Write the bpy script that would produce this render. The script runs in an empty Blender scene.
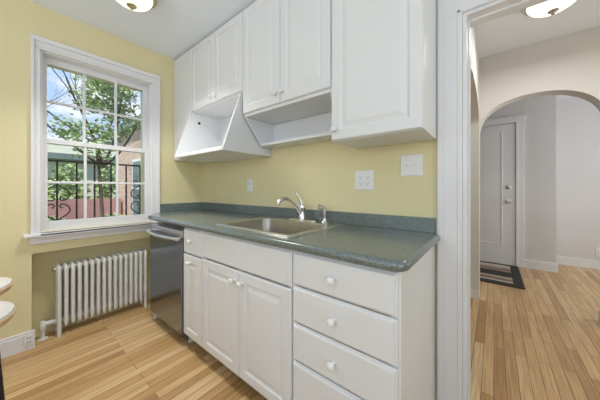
import bpy, bmesh, math, random
from mathutils import Vector, Matrix
random.seed(7)
SC = bpy.context.scene
COL = SC.collection

# ------------------------------------------------------------------ camera
cd = bpy.data.cameras.new('camera')
cam = bpy.data.objects.new('camera', cd); COL.objects.link(cam)
cam.location = (0, 0, 1.15)
cam.rotation_euler = (math.radians(90), 0, math.radians(38.94))
cd.sensor_width = 36.0
cd.lens = 36.0 * 240 / 600
cd.shift_y = -11.8 / 600
cd.clip_start = 0.02; cd.clip_end = 300
SC.camera = cam

# ------------------------------------------------------------------ exposure
SC.view_settings.view_transform = 'Standard'
SC.view_settings.look = 'None'
SC.view_settings.gamma = 1
SC.view_settings.use_curve_mapping = False
SC.view_settings.exposure = 0.12

# ------------------------------------------------------------------ sky
w = bpy.data.worlds.new('sky'); SC.world = w; w.use_nodes = True
nt = w.node_tree; nt.nodes.clear()
def N(t, **k):
    n = nt.nodes.new(t)
    for a, b in k.items(): setattr(n, a, b)
    return n
out = N('ShaderNodeOutputWorld'); bg = N('ShaderNodeBackground')
tc = N('ShaderNodeTexCoord'); mp = N('ShaderNodeMapping'); mp.inputs['Scale'].default_value = (1, 1, 2.2)
mp.inputs['Location'].default_value = (0.35, 0.2, 0.1)
ns = N('ShaderNodeTexNoise'); ns.inputs['Scale'].default_value = 4.2; ns.inputs['Detail'].default_value = 7; ns.inputs['Roughness'].default_value = 0.55
rp = N('ShaderNodeValToRGB'); rp.color_ramp.elements[0].position = 0.47; rp.color_ramp.elements[1].position = 0.60
sp = N('ShaderNodeSeparateXYZ'); gr = N('ShaderNodeValToRGB')
gr.color_ramp.elements[0].position = 0.0; gr.color_ramp.elements[0].color = (0.62, 0.78, 0.98, 1)
gr.color_ramp.elements[1].position = 0.6; gr.color_ramp.elements[1].color = (0.17, 0.38, 0.86, 1)
mx = N('ShaderNodeMix', data_type='RGBA'); mx.inputs[7].default_value = (0.95, 0.97, 1.0, 1)
L = nt.links.new
L(tc.outputs['Generated'], mp.inputs['Vector']); L(mp.outputs['Vector'], ns.inputs['Vector']); L(ns.outputs['Fac'], rp.inputs['Fac'])
L(tc.outputs['Generated'], sp.inputs[0]); L(sp.outputs['Z'], gr.inputs['Fac'])
L(rp.outputs['Color'], mx.inputs[0]); L(gr.outputs['Color'], mx.inputs[6]); L(mx.outputs[2], bg.inputs['Color'])
bg.inputs['Strength'].default_value = 1.1
L(bg.outputs[0], out.inputs[0])

def lamp(name, kind, loc, power, color=(1, 1, 1), rot=(0, 0, 0), size=None, size_y=None, radius=None):
    d = bpy.data.lights.new(name, kind); d.energy = power; d.color = color
    if kind == 'AREA':
        d.shape = 'RECTANGLE'; d.size = size; d.size_y = size_y
    if kind == 'POINT': d.shadow_soft_size = radius
    if kind == 'SUN': d.angle = 0.01
    o = bpy.data.objects.new(name, d); COL.objects.link(o); o.location = loc; o.rotation_euler = rot
    return o
R = math.radians
lamp('sun', 'SUN', (0, 0, 6), 4.5, (1, 0.95, 0.86), rot=Vector((-0.38, 0.42, -0.82)).to_track_quat('-Z', 'Y').to_euler())
# added fill lights, set before the unseen windows behind the camera
lamp('fill_back', 'AREA', (-0.45, -1.74, 1.70), 23, (0.80, 0.90, 1.0), rot=(R(143), 0, 0), size=2.6, size_y=1.1)
lamp('fill_right', 'AREA', (1.94, -0.45, 1.45), 15, (0.82, 0.91, 1.0), rot=(R(118), 0, R(90)), size=1.6, size_y=1.7)
# added fill lights at plain hall and foyer walls, no window there
lamp('fill_hall', 'AREA', (1.52, 2.35, 1.4), 7, (1.0, 0.97, 0.93), rot=(R(90), 0, R(90)), size=0.9, size_y=1.3)
lamp('fill_foyer', 'AREA', (2.44, 4.1, 1.4), 21, (0.97, 0.98, 1.0), rot=(R(90), 0, R(90)), size=0.8, size_y=1.3)

# ------------------------------------------------------------------ materials
MATS = {}
def mat(name, col, rough=0.5, metal=0.0, bump=0.0, bscale=200.0, vary=0.0, vscale=3.0, coat=0.0, emit=None, estr=0, spec=None):
    m = bpy.data.materials.new(name); m.use_nodes = True
    t = m.node_tree; b = t.nodes['Principled BSDF']
    b.inputs['Base Color'].default_value = (*col, 1); b.inputs['Roughness'].default_value = rough
    b.inputs['Metallic'].default_value = metal
    if coat: b.inputs['Coat Weight'].default_value = coat; b.inputs['Coat Roughness'].default_value = 0.1
    if spec is not None: b.inputs['Specular IOR Level'].default_value = spec
    if emit: b.inputs['Emission Color'].default_value = (*emit, 1); b.inputs['Emission Strength'].default_value = estr
    c = t.nodes.new('ShaderNodeTexCoord')
    if bump:
        n = t.nodes.new('ShaderNodeTexNoise'); n.inputs['Scale'].default_value = bscale; n.inputs['Detail'].default_value = 3
        bp = t.nodes.new('ShaderNodeBump'); bp.inputs['Strength'].default_value = bump; bp.inputs['Distance'].default_value = 0.002
        t.links.new(c.outputs['Object'], n.inputs['Vector']); t.links.new(n.outputs['Fac'], bp.inputs['Height']); t.links.new(bp.outputs[0], b.inputs['Normal'])
    if vary:
        n = t.nodes.new('ShaderNodeTexNoise'); n.inputs['Scale'].default_value = vscale; n.inputs['Detail'].default_value = 4
        r = t.nodes.new('ShaderNodeValToRGB'); r.color_ramp.elements[0].position = 0.3; r.color_ramp.elements[1].position = 0.7
        r.color_ramp.elements[0].color = (*[x * (1 - vary) for x in col], 1); r.color_ramp.elements[1].color = (*[min(1, x * (1 + vary)) for x in col], 1)
        t.links.new(c.outputs['Object'], n.inputs['Vector']); t.links.new(n.outputs['Fac'], r.inputs['Fac']); t.links.new(r.outputs[0], b.inputs['Base Color'])
    MATS[name] = m
    return m
M_yellow = mat('yellow_wall_paint', (0.78, 0.70, 0.415), 0.55, bump=0.08, vary=0.02, vscale=1.2)
M_ceil = mat('ceiling_paint', (0.86, 0.915, 0.985), 0.7, bump=0.1, vary=0.01)
M_hallwall = mat('off_white_wall_paint', (0.72, 0.71, 0.69), 0.6, bump=0.08, vary=0.01)
M_foyer = mat('grey_wall_paint', (0.70, 0.69, 0.68), 0.6, bump=0.08, vary=0.01)
M_trim = mat('white_trim_gloss', (0.82, 0.82, 0.83), 0.28, bump=0.03, vary=0.01)
M_cab = mat('white_cabinet_paint', (0.79, 0.80, 0.81), 0.34, bump=0.04, bscale=90, vary=0.01)
M_cabin = mat('cabinet_interior', (0.7, 0.7, 0.69), 0.5, vary=0.01)
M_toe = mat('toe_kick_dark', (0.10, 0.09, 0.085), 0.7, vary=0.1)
M_knob = mat('white_ceramic', (0.86, 0.86, 0.85), 0.12, vary=0.01)
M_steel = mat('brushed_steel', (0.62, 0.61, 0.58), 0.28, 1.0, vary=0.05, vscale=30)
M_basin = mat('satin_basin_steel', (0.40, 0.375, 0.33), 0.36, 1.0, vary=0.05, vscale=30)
M_dwsteel = mat('dark_brushed_steel', (0.30, 0.335, 0.40), 0.20, 1.0, vary=0.03, vscale=6)
M_handle = mat('bright_steel', (0.75, 0.75, 0.76), 0.22, 1.0, vary=0.03)
M_chrome = mat('chrome', (0.80, 0.80, 0.80), 0.08, 1.0, vary=0.02)
M_nickel = mat('satin_nickel', (0.55, 0.54, 0.50), 0.3, 1.0, vary=0.03)
M_brass = mat('aged_brass', (0.55, 0.50, 0.30), 0.35, 1.0, vary=0.05)
M_plate = mat('white_plastic', (0.84, 0.84, 0.83), 0.35, vary=0.01)
M_black = mat('black_slot', (0.02, 0.02, 0.02), 0.6, vary=0.1)
M_rad = mat('radiator_enamel', (0.78, 0.77, 0.72), 0.35, bump=0.1, vary=0.03, vscale=8)
M_iron = mat('black_wrought_iron', (0.02, 0.02, 0.022), 0.5, bump=0.2)
M_stoolleg = mat('black_metal', (0.02, 0.02, 0.022), 0.4, vary=0.1)
M_roof = mat('grey_green_roof', (0.16, 0.22, 0.20), 0.8, vary=0.15, vscale=5)
M_pale = mat('pale_siding', (0.70, 0.72, 0.58), 0.8, vary=0.05)
M_bark = mat('tree_bark', (0.10, 0.075, 0.055), 0.9, bump=0.5, bscale=20, vary=0.3, vscale=8)
M_redwall = mat('dusty_red_wall', (0.40, 0.22, 0.22), 0.85, vary=0.2, vscale=2)
M_grass = mat('lawn', (0.13, 0.22, 0.06), 0.9, vary=0.35, vscale=3)
M_concrete = mat('pale_concrete', (0.45, 0.44, 0.42), 0.8, vary=0.1)

def leaf_mat(name, a, b2):
    m = mat(name, a, 0.6); t = m.node_tree; b = t.nodes['Principled BSDF']
    c = t.nodes.new('ShaderNodeTexCoord'); n = t.nodes.new('ShaderNodeTexNoise'); n.inputs['Scale'].default_value = 6
    r = t.nodes.new('ShaderNodeValToRGB'); r.color_ramp.elements[0].position = 0.35; r.color_ramp.elements[1].position = 0.65
    r.color_ramp.elements[0].color = (*a, 1); r.color_ramp.elements[1].color = (*b2, 1)
    t.links.new(c.outputs['Object'], n.inputs['Vector']); t.links.new(n.outputs['Fac'], r.inputs['Fac']); t.links.new(r.outputs[0], b.inputs['Base Color'])
    b.inputs['Transmission Weight'].default_value = 0.0
    return m
M_leaf = leaf_mat('maple_leaves', (0.19, 0.28, 0.11), (0.50, 0.62, 0.32))
M_hedge = leaf_mat('hedge_leaves', (0.20, 0.32, 0.11), (0.52, 0.62, 0.34))

# glass
def glass_mat():
    m = bpy.data.materials.new('window_glass'); m.use_nodes = True; t = m.node_tree; t.nodes.clear()
    o = t.nodes.new('ShaderNodeOutputMaterial'); mxs = t.nodes.new('ShaderNodeMixShader'); tr = t.nodes.new('ShaderNodeBsdfTransparent')
    gl = t.nodes.new('ShaderNodeBsdfGlossy'); gl.inputs['Roughness'].default_value = 0.02
    lw = t.nodes.new('ShaderNodeFresnel'); lw.inputs['IOR'].default_value = 1.3
    t.links.new(lw.outputs[0], mxs.inputs[0]); t.links.new(tr.outputs[0], mxs.inputs[1]); t.links.new(gl.outputs[0], mxs.inputs[2]); t.links.new(mxs.outputs[0], o.inputs[0])
    return m
M_glass = glass_mat()

# speckled laminate countertop
def counter_mat():
    m = mat('speckled_green_laminate', (0.07, 0.09, 0.09), 0.22); t = m.node_tree; b = t.nodes['Principled BSDF']
    c = t.nodes.new('ShaderNodeTexCoord')
    n = t.nodes.new('ShaderNodeTexNoise'); n.inputs['Scale'].default_value = 380; n.inputs['Detail'].default_value = 2; b.inputs['IOR'].default_value = 1.75
    r = t.nodes.new('ShaderNodeValToRGB'); e = r.color_ramp.elements
    e[0].position = 0.32; e[0].color = (0.05, 0.065, 0.068, 1); e[1].position = 0.7; e[1].color = (0.31, 0.36, 0.33, 1)
    x = r.color_ramp.elements.new(0.5); x.color = (0.125, 0.158, 0.152, 1)
    t.links.new(c.outputs['Object'], n.inputs['Vector']); t.links.new(n.outputs['Fac'], r.inputs['Fac']); t.links.new(r.outputs[0], b.inputs['Base Color'])
    return m
M_counter = counter_mat()

# oak strip floor, boards running along Y
def floor_mat():
    m = mat('oak_strip_floor', (0.5, 0.33, 0.17), 0.3); t = m.node_tree; b = t.nodes['Principled BSDF']; l = t.links.new
    c = t.nodes.new('ShaderNodeTexCoord'); s = t.nodes.new('ShaderNodeSeparateXYZ'); cb = t.nodes.new('ShaderNodeCombineXYZ')
    l(c.outputs['Object'], s.inputs[0]); l(s.outputs['Y'], cb.inputs['X']); l(s.outputs['X'], cb.inputs['Y'])
    br = t.nodes.new('ShaderNodeTexBrick'); br.offset = 0.37; br.offset_frequency = 2; br.squash = 1.0
    br.inputs['Scale'].default_value = 1; br.inputs['Brick Width'].default_value = 0.85; br.inputs['Row Height'].default_value = 0.057
    br.inputs['Mortar Size'].default_value = 0.0015; br.inputs['Mortar Smooth'].default_value = 0.2; br.inputs['Bias'].default_value = -0.05
    br.inputs['Color1'].default_value = (0.0, 0.0, 0.0, 1); br.inputs['Color2'].default_value = (1, 1, 1, 1); br.inputs['Mortar'].default_value = (0.35, 0.35, 0.35, 1)
    l(cb.outputs[0], br.inputs['Vector'])
    r = t.nodes.new('ShaderNodeValToRGB'); e = r.color_ramp.elements
    e[0].position = 0.0; e[0].color = (0.50, 0.30, 0.13, 1); e[1].position = 1.0; e[1].color = (0.78, 0.60, 0.37, 1)
    k = e.new(0.45); k.color = (0.68, 0.455, 0.22, 1); k = e.new(0.82); k.color = (0.75, 0.52, 0.27, 1)
    l(br.outputs['Color'], r.inputs['Fac'])
    g = t.nodes.new('ShaderNodeTexNoise'); g.inputs['Scale'].default_value = 1.0; g.inputs['Detail'].default_value = 6; g.inputs['Distortion'].default_value = 0.6
    mpn = t.nodes.new('ShaderNodeMapping'); mpn.inputs['Scale'].default_value = (95, 3.2, 1); l(c.outputs['Object'], mpn.inputs['Vector']); l(mpn.outputs[0], g.inputs['Vector'])
    gr_ = t.nodes.new('ShaderNodeValToRGB'); gr_.color_ramp.elements[0].position = 0.3; gr_.color_ramp.elements[0].color = (0.72, 0.68, 0.62, 1)
    gr_.color_ramp.elements[1].position = 0.7; gr_.color_ramp.elements[1].color = (1.1, 1.08, 1.05, 1); l(g.outputs['Fac'], gr_.inputs['Fac'])
    mu = t.nodes.new('ShaderNodeMix'); mu.data_type = 'RGBA'; mu.blend_type = 'MULTIPLY'; mu.inputs[0].default_value = 1
    l(r.outputs[0], mu.inputs[6]); l(gr_.outputs[0], mu.inputs[7])
    mm = t.nodes.new('ShaderNodeMix'); mm.data_type = 'RGBA'; mm.inputs[7].default_value = (0.13, 0.07, 0.035, 1)
    l(br.outputs['Fac'], mm.inputs[0]); l(mu.outputs[2], mm.inputs[6]); l(mm.outputs[2], b.inputs['Base Color'])
    bp = t.nodes.new('ShaderNodeBump'); bp.inputs['Strength'].default_value = 0.25; bp.inputs['Distance'].default_value = 0.002; bp.invert = True
    l(br.outputs['Fac'], bp.inputs['Height']); l(bp.outputs[0], b.inputs['Normal'])
    return m
M_floor = floor_mat()

def brick_mat(name, c1, c2, mo, sw=True):
    m = mat(name, c1, 0.85); t = m.node_tree; b = t.nodes['Principled BSDF']; l = t.links.new
    c = t.nodes.new('ShaderNodeTexCoord'); s = t.nodes.new('ShaderNodeSeparateXYZ'); cb = t.nodes.new('ShaderNodeCombineXYZ')
    ad = t.nodes.new('ShaderNodeMath'); ad.operation = 'ADD'
    l(c.outputs['Object'], s.inputs[0]); l(s.outputs['Y'], ad.inputs[0]); l(s.outputs['X'], ad.inputs[1]); l(ad.outputs[0], cb.inputs['X']); l(s.outputs['Z'], cb.inputs['Y'])
    br = t.nodes.new('ShaderNodeTexBrick'); br.inputs['Scale'].default_value = 1; br.inputs['Brick Width'].default_value = 0.22; br.inputs['Row Height'].default_value = 0.075
    br.inputs['Mortar Size'].default_value = 0.006
    br.inputs['Color1'].default_value = (*c1, 1); br.inputs['Color2'].default_value = (*c2, 1); br.inputs['Mortar'].default_value = (*mo, 1)
    l(cb.outputs[0], br.inputs['Vector']); l(br.outputs['Color'], b.inputs['Base Color'])
    return m
M_brick = brick_mat('tan_brick', (0.50, 0.33, 0.24), (0.64, 0.48, 0.37), (0.55, 0.50, 0.44))

def wood_mat(name, a, b2, rough=0.25):
    m = mat(name, a, rough); t = m.node_tree; b = t.nodes['Principled BSDF']; l = t.links.new
    c = t.nodes.new('ShaderNodeTexCoord'); mpn = t.nodes.new('ShaderNodeMapping'); mpn.inputs['Scale'].default_value = (6, 60, 20)
    n = t.nodes.new('ShaderNodeTexNoise'); n.inputs['Scale'].default_value = 1; n.inputs['Detail'].default_value = 5
    r = t.nodes.new('ShaderNodeValToRGB'); r.color_ramp.elements[0].position = 0.3; r.color_ramp.elements[1].position = 0.7
    r.color_ramp.elements[0].color = (*a, 1); r.color_ramp.elements[1].color = (*b2, 1)
    l(c.outputs['Object'], mpn.inputs[0]); l(mpn.outputs[0], n.inputs['Vector']); l(n.outputs['Fac'], r.inputs['Fac']); l(r.outputs[0], b.inputs['Base Color'])
    return m
M_stool = wood_mat('pale_stool_wood', (0.58, 0.38, 0.22), (0.74, 0.55, 0.36), 0.3)
M_stooltop = wood_mat('cream_seat_pad', (0.72, 0.68, 0.64), (0.78, 0.75, 0.71), 0.25)

def rug_mat():
    m = mat('striped_rug', (0.05, 0.05, 0.05), 0.9); t = m.node_tree; b = t.nodes['Principled BSDF']; l = t.links.new
    c = t.nodes.new('ShaderNodeTexCoord'); s = t.nodes.new('ShaderNodeSeparateXYZ'); l(c.outputs['Object'], s.inputs[0])
    n = t.nodes.new('ShaderNodeTexNoise'); n.inputs['Scale'].default_value = 3.5; n.inputs['Detail'].default_value = 3; l(c.outputs['Object'], n.inputs['Vector'])
    ma = t.nodes.new('ShaderNodeMath'); ma.operation = 'MULTIPLY_ADD'; ma.inputs[1].default_value = 0.10; l(n.outputs['Fac'], ma.inputs[0]); l(s.outputs['Y'], ma.inputs[2])
    r = t.nodes.new('ShaderNodeValToRGB'); r.color_ramp.interpolation = 'LINEAR'
    mr = t.nodes.new('ShaderNodeMapRange'); mr.inputs['From Min'].default_value = -0.45; mr.inputs['From Max'].default_value = 0.60; l(ma.outputs[0], mr.inputs[0]); l(mr.outputs[0], r.inputs['Fac'])
    dk = (0.035, 0.034, 0.032, 1); tan = (0.42, 0.33, 0.25, 1); wh = (0.62, 0.56, 0.50, 1); bn = (0.15, 0.07, 0.04, 1)
    e = r.color_ramp.elements; e[0].position = 0; e[0].color = dk; e[1].position = 1; e[1].color = dk
    for p, k in ((0.10, dk), (0.13, wh), (0.20, bn), (0.27, tan), (0.33, tan), (0.35, dk), (0.55, dk), (0.58, tan), (0.66, bn), (0.72, tan), (0.86, wh), (0.89, dk)):
        q = e.new(p); q.color = k
    gt = t.nodes.new('ShaderNodeMath'); gt.operation = 'GREATER_THAN'; gt.inputs[1].default_value = 0.445; l(s.outputs['X'], gt.inputs[0])
    mx_ = t.nodes.new('ShaderNodeMix'); mx_.data_type = 'RGBA'; mx_.inputs[7].default_value = dk; l(gt.outputs[0], mx_.inputs[0]); l(r.outputs[0], mx_.inputs[6])
    l(mx_.outputs[2], b.inputs['Base Color'])
    return m
M_rug = rug_mat()
def lampglass(name, col, s):
    return mat(name, (0.9, 0.88, 0.82), 0.25, emit=col, estr=s, vary=0.01)
M_lampk = lampglass('frosted_lamp_glass', (1.0, 0.95, 0.82), 1.1)
M_lamph = lampglass('frosted_hall_lamp_glass', (1.0, 0.93, 0.82), 1.6)

# ------------------------------------------------------------------ mesh helpers
class MB:
    def __init__(s): s.bm = bmesh.new()
    def box(s, x0, x1, y0, y1, z0, z1, bev=0.0, seg=2):
        vs = [s.bm.verts.new((x, y, z)) for z in (z0, z1) for y in (y0, y1) for x in (x0, x1)]
        fs = [s.bm.faces.new([vs[i] for i in f]) for f in ((0, 2, 3, 1), (4, 5, 7, 6), (0, 1, 5, 4), (2, 6, 7, 3), (0, 4, 6, 2), (1, 3, 7, 5))]
        if bev:
            es = list({e for f in fs for e in f.edges})
            bmesh.ops.bevel(s.bm, geom=es, offset=bev, segments=seg, affect='EDGES', profile=0.5)
        return s
    def prism(s, pts, axis, a, b):
        # pts: 2D polygon in the two other axes (in XYZ order), extruded along axis from a to b
        def P(p, c):
            q = list(p); q.insert('XYZ'.index(axis), c); return q
        A = [s.bm.verts.new(P(p, a)) for p in pts]; B = [s.bm.verts.new(P(p, b)) for p in pts]
        s.bm.faces.new(A); s.bm.faces.new(B[::-1])
        n = len(pts)
        for i in range(n): s.bm.faces.new((A[i], B[i], B[(i + 1) % n], A[(i + 1) % n]))
        return s
    def lathe(s, prof, origin=(0, 0, 0), axis='Z', seg=24, sx=1, sy=1):
        # prof: list of (radius, height); axis gives the direction of height ('Z','-Z','-Y','X')
        rings = []
        for r, h in prof:
            ring = []
            for i in range(seg):
                a = 2 * math.pi * i / seg; x, y = r * math.cos(a) * sx, r * math.sin(a) * sy
                v = {'Z': (x, y, h), '-Z': (x, -y, -h), '-Y': (x, -h, y), 'X': (h, x, y), '-X': (-h, -x, y)}[axis]
                ring.append(s.bm.verts.new(Vector(origin) + Vector(v)))
            rings.append(ring)
        for k in range(len(rings) - 1):
            for i in range(seg):
                s.bm.faces.new((rings[k][i], rings[k][(i + 1) % seg], rings[k + 1][(i + 1) % seg], rings[k + 1][i]))
        for ring, r in ((rings[0], prof[0][0]), (rings[-1], prof[-1][0])):
            if r > 1e-6: s.bm.faces.new(ring)
        bmesh.ops.remove_doubles(s.bm, verts=rings[0] + rings[-1], dist=1e-6)
        return s
    def tube(s, pts, r, seg=10, caps=True):
        pts = [Vector(p) for p in pts]; n = len(pts); rad = r if isinstance(r, (list, tuple)) else [r] * n
        prev = None; rings = []
        for i, p in enumerate(pts):
            t = (pts[min(i + 1, n - 1)] - pts[max(i - 1, 0)]).normalized()
            if prev is None:
                u = t.orthogonal().normalized()
            else:
                u = (prev - t * prev.dot(t)).normalized()
            prev = u; v = t.cross(u)
            rings.append([s.bm.verts.new(p + (u * math.cos(2 * math.pi * k / seg) + v * math.sin(2 * math.pi * k / seg)) * rad[i]) for k in range(seg)])
        for a, b in zip(rings, rings[1:]):
            for k in range(seg): s.bm.faces.new((a[k], a[(k + 1) % seg], b[(k + 1) % seg], b[k]))
        if caps: s.bm.faces.new(rings[0][::-1]); s.bm.faces.new(rings[-1])
        return s
    def rings(s, loops, cap_first=True, cap_last=True):
        R_ = [[s.bm.verts.new(p) for p in l] for l in loops]; n = len(R_[0])
        for a, b in zip(R_, R_[1:]):
            for k in range(n): s.bm.faces.new((a[k], a[(k + 1) % n], b[(k + 1) % n], b[k]))
        if cap_first: s.bm.faces.new(R_[0][::-1])
        if cap_last: s.bm.faces.new(R_[-1])
        return s
    def panel(s, x0, x1, z0, z1, yf, prof):
        # front-facing (-Y) moulded panel; prof: list of (inset, depth towards the viewer from yf)
        loops = []
        for ins, d in prof:
            loops.append([(x0 + ins, yf - d, z0 + ins), (x1 - ins, yf - d, z0 + ins), (x1 - ins, yf - d, z1 - ins), (x0 + ins, yf - d, z1 - ins)])
        return s.rings(loops)
    def build(s, name, m, parent=None, smooth=False):
        bmesh.ops.recalc_face_normals(s.bm, faces=s.bm.faces)
        me = bpy.data.meshes.new(name); s.bm.to_mesh(me); s.bm.free()
        me.materials.append(m)
        if smooth:
            for p in me.polygons: p.use_smooth = True
        o = bpy.data.objects.new(name, me); COL.objects.link(o)
        if smooth:
            try: me.set_sharp_from_angle(angle=R(40))
            except Exception: pass
        if parent:
            o.parent = parent
            # meshes are written in world space: cancel the parent's placement
            pw = parent_world(parent)
            o.matrix_parent_inverse = pw.inverted()
        return o
def parent_world(o):
    # a part already cancels its thing's placement, so its own world matrix is the identity
    return Matrix.Identity(4) if o.parent else Matrix.Translation(o.location)
def thing(name, label, cat, loc=(0, 0, 0), group=None):
    o = bpy.data.objects.new(name, None); COL.objects.link(o); o.location = loc; o.empty_display_size = 0.05
    o['label'] = label; o['category'] = cat
    if group: o['group'] = group
    return o
def tag(o, label, cat, group=None, kind=None):
    o['label'] = label; o['category'] = cat
    if group: o['group'] = group
    if kind: o['kind'] = kind
    return o
def struct(o): o['kind'] = 'structure'; return o
def sroot(name, loc=(0, 0, 0)):
    o = bpy.data.objects.new(name, None); COL.objects.link(o); o.location = loc; o.empty_display_size = 0.05
    o['kind'] = 'structure'; return o
def B(*a, **k): return MB().box(*a, **k)

# ------------------------------------------------------------------ room shell
CZ = 2.495; XW = -2.60; YC = 1.44
struct(B(-2.95, 2.55, -1.95, 5.45, -0.12, 0.0).build('floor', M_floor))
struct(B(-2.95, 2.55, -1.95, 5.45, CZ, CZ + 0.12).build('ceiling', M_ceil))

# window wall with window opening and radiator niche
WY0, WY1, WZ0, WZ1 = 0.17, 0.912, 0.825, 2.165        # window opening
NY0, NY1, NZ = 0.13, 1.0, 0.675                       # radiator niche
NB = -2.77
m = MB()
m.box(-2.9, XW, -1.95, NY0, 0, CZ)
m.box(-2.9, XW, NY0, WY0, NZ, CZ)
m.box(-2.9, XW, WY0, WY1, WZ1, CZ)
m.box(-2.9, XW, WY0, WY1, NZ, WZ0)
m.box(-2.9, XW, WY1, NY1, NZ, CZ)
m.box(-2.9, NB, NY0, NY1, 0, NZ)
m.box(-2.9, XW, NY1, YC + 0.12, 0, CZ)
struct(m.build('wall_left', M_yellow))

# cabinet wall with the hall doorway
DX0, DX1, DZ = -0.121, 0.80, 2.021
m = MB()
m.box(-2.9, DX0, YC, YC + 0.12, 0, CZ); m.box(DX0, DX1, YC, YC + 0.12, DZ, CZ); m.box(DX1, 2.05, YC, YC + 0.12, 0, CZ)
struct(m.build('wall_right', M_yellow))
# walls behind the camera, each with an added window opening for the fill light
m = MB()
m.box(-2.6, -1.8, -1.92, -1.8, 0, CZ); m.box(0.9, 2.05, -1.92, -1.8, 0, CZ); m.box(-1.8, 0.9, -1.92, -1.8, 0, 0.58); m.box(-1.8, 0.9, -1.92, -1.8, 2.32, CZ)
struct(m.build('wall_back', M_yellow))
m = MB()
m.box(2.0, 2.12, -1.8, -1.3, 0, CZ); m.box(2.0, 2.12, 0.4, YC, 0, CZ); m.box(2.0, 2.12, -1.3, 0.4, 0, 0.58); m.box(2.0, 2.12, -1.3, 0.4, 2.32, CZ)
struct(m.build('wall_side', M_yellow))

# doorway trim
tr = sroot('door_2', (-0.1, YC, 0))
def casing_v(x0, x1, z0, z1, y):     # moulded casing facing -Y
    return MB().box(x0, x1, y - 0.016, y, z0, z1, 0.002).box(x0 + 0.004, x0 + 0.03, y - 0.024, y - 0.016, z0, z1, 0.003).box(x1 - 0.02, x1 - 0.008, y - 0.020, y - 0.016, z0, z1, 0.0015)
MB().box(-0.2315, -0.122, YC - 0.016, YC, 0, 2.018, 0.001).box(-0.2275, -0.200, YC - 0.024, YC - 0.016, 0, 2.185, 0.003).box(-0.142, -0.130, YC - 0.020, YC - 0.016, 0, 2.034, 0.0015).build('casing', M_trim, tr)
MB().box(0.80, 0.90, YC - 0.016, YC, 0, 2.018, 0.001).box(0.87, 0.896, YC - 0.024, YC - 0.016, 0, 2.185, 0.003).build('casing', M_trim, tr)
MB().box(-0.2315, 0.90, YC - 0.016, YC, 2.0182, 2.19, 0.0005).box(-0.204, 0.87, YC - 0.024, YC - 0.016, 2.155, 2.185, 0.003).box(-0.1425, 0.80, YC - 0.020, YC - 0.016, 2.022, 2.034, 0.0015).build('head_casing', M_trim, tr)
MB().box(-0.121, -0.104, YC - 0.002, YC + 0.121, 0, 2.004).box(-0.104, -0.096, YC + 0.05, YC + 0.121, 0, 1.996, 0.001).build('jamb', M_trim, tr)
MB().box(0.783, 0.80, YC - 0.002, YC + 0.121, 0, 2.004).build('jamb', M_trim, tr)
MB().box(-0.121, 0.80, YC - 0.002, YC + 0.121, 2.004, 2.021).box(-0.104, 0.783, YC + 0.05, YC + 0.09, 1.995, 2.004).build('head_jamb', M_trim, tr)

# hall: arch walls
def arch_wall(name, axis, c0, c1, s0, s1, a0, a1, spring, rise, p, mtl):
    # wall slab between c0..c1 on axis normal, spanning s0..s1, opening a0..a1
    mid, hw = (a0 + a1) / 2, (a1 - a0) / 2
    K = 40; cur = []
    for i in range(K + 1):
        tt = math.pi * i / K; cx = -math.cos(tt); sz = math.sin(tt)
        x = math.copysign(abs(cx) ** (2 / p), cx); z = abs(sz) ** (2 / p)
        cur.append((mid + hw * x, spring + rise * z))
    b = MB(); bm = b.bm
    def V(s, z, c): return bm.verts.new((s, c, z) if axis == 'Y' else (c, s, z))
    outline = [(s0, 0), (a0, 0)] + cur + [(a1, 0), (s1, 0)]
    # front/back by strips
    def strip(c):
        f = []
        def quad(q): bm.faces.new([V(s, z, c) for s, z in q])
        quad([(s0, 0), (a0, 0), (a0, spring), (s0, spring)]); quad([(s0, spring), (a0, spring), (a0, CZ), (s0, CZ)])
        for u, v in zip(cur, cur[1:]): quad([u, v, (v[0], CZ), (u[0], CZ)])
        quad([(a1, 0), (s1, 0), (s1, spring), (a1, spring)]); quad([(a1, spring), (s1, spring), (s1, CZ), (a1, CZ)])
    strip(c0); strip(c1)
    per = [(s0, 0), (a0, 0)] + cur + [(a1, 0), (s1, 0), (s1, CZ), (s0, CZ)]
    for u, v in zip(per, per[1:] + per[:1]):
        if abs(u[0] - v[0]) + abs(u[1] - v[1]) > 1e-7: bm.faces.new([V(*u, c0), V(*v, c0), V(*v, c1), V(*u, c1)])
    bmesh.ops.remove_doubles(bm, verts=bm.verts, dist=1e-5)
    return struct(b.build(name, mtl))
HY = 3.10
arch_wall('wall_arch', 'Y', HY, HY + 0.15, -1.3, 2.5, -0.118, 0.728, 1.70, 0.335, 2.25, M_hallwall)
arch_wall('wall_hall', 'X', -0.24, -0.118, YC + 0.122, HY - 0.002, 1.75, HY - 0.012, 1.80, 0.20, 2.0, M_hallwall)
struct(B(1.6, 1.72, YC + 0.12, HY, 0, CZ).build('wall_hall_side', M_hallwall))
# room seen past the kitchen wall, left of the hall
struct(B(-2.9, -2.8, YC + 0.12, 4.75, 0, CZ).build('wall_dining', M_foyer))
# foyer
struct(B(-2.8, 0.66, 4.75, 5.42, 0, CZ).build('wall_entry', M_foyer))
struct(B(0.66, 2.5, 5.30, 5.42, 0, CZ).build('wall_far', M_foyer))
struct(B(2.5, 2.55, HY + 0.15, 5.42, 0, CZ).build('wall_foyer', M_foyer))

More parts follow.
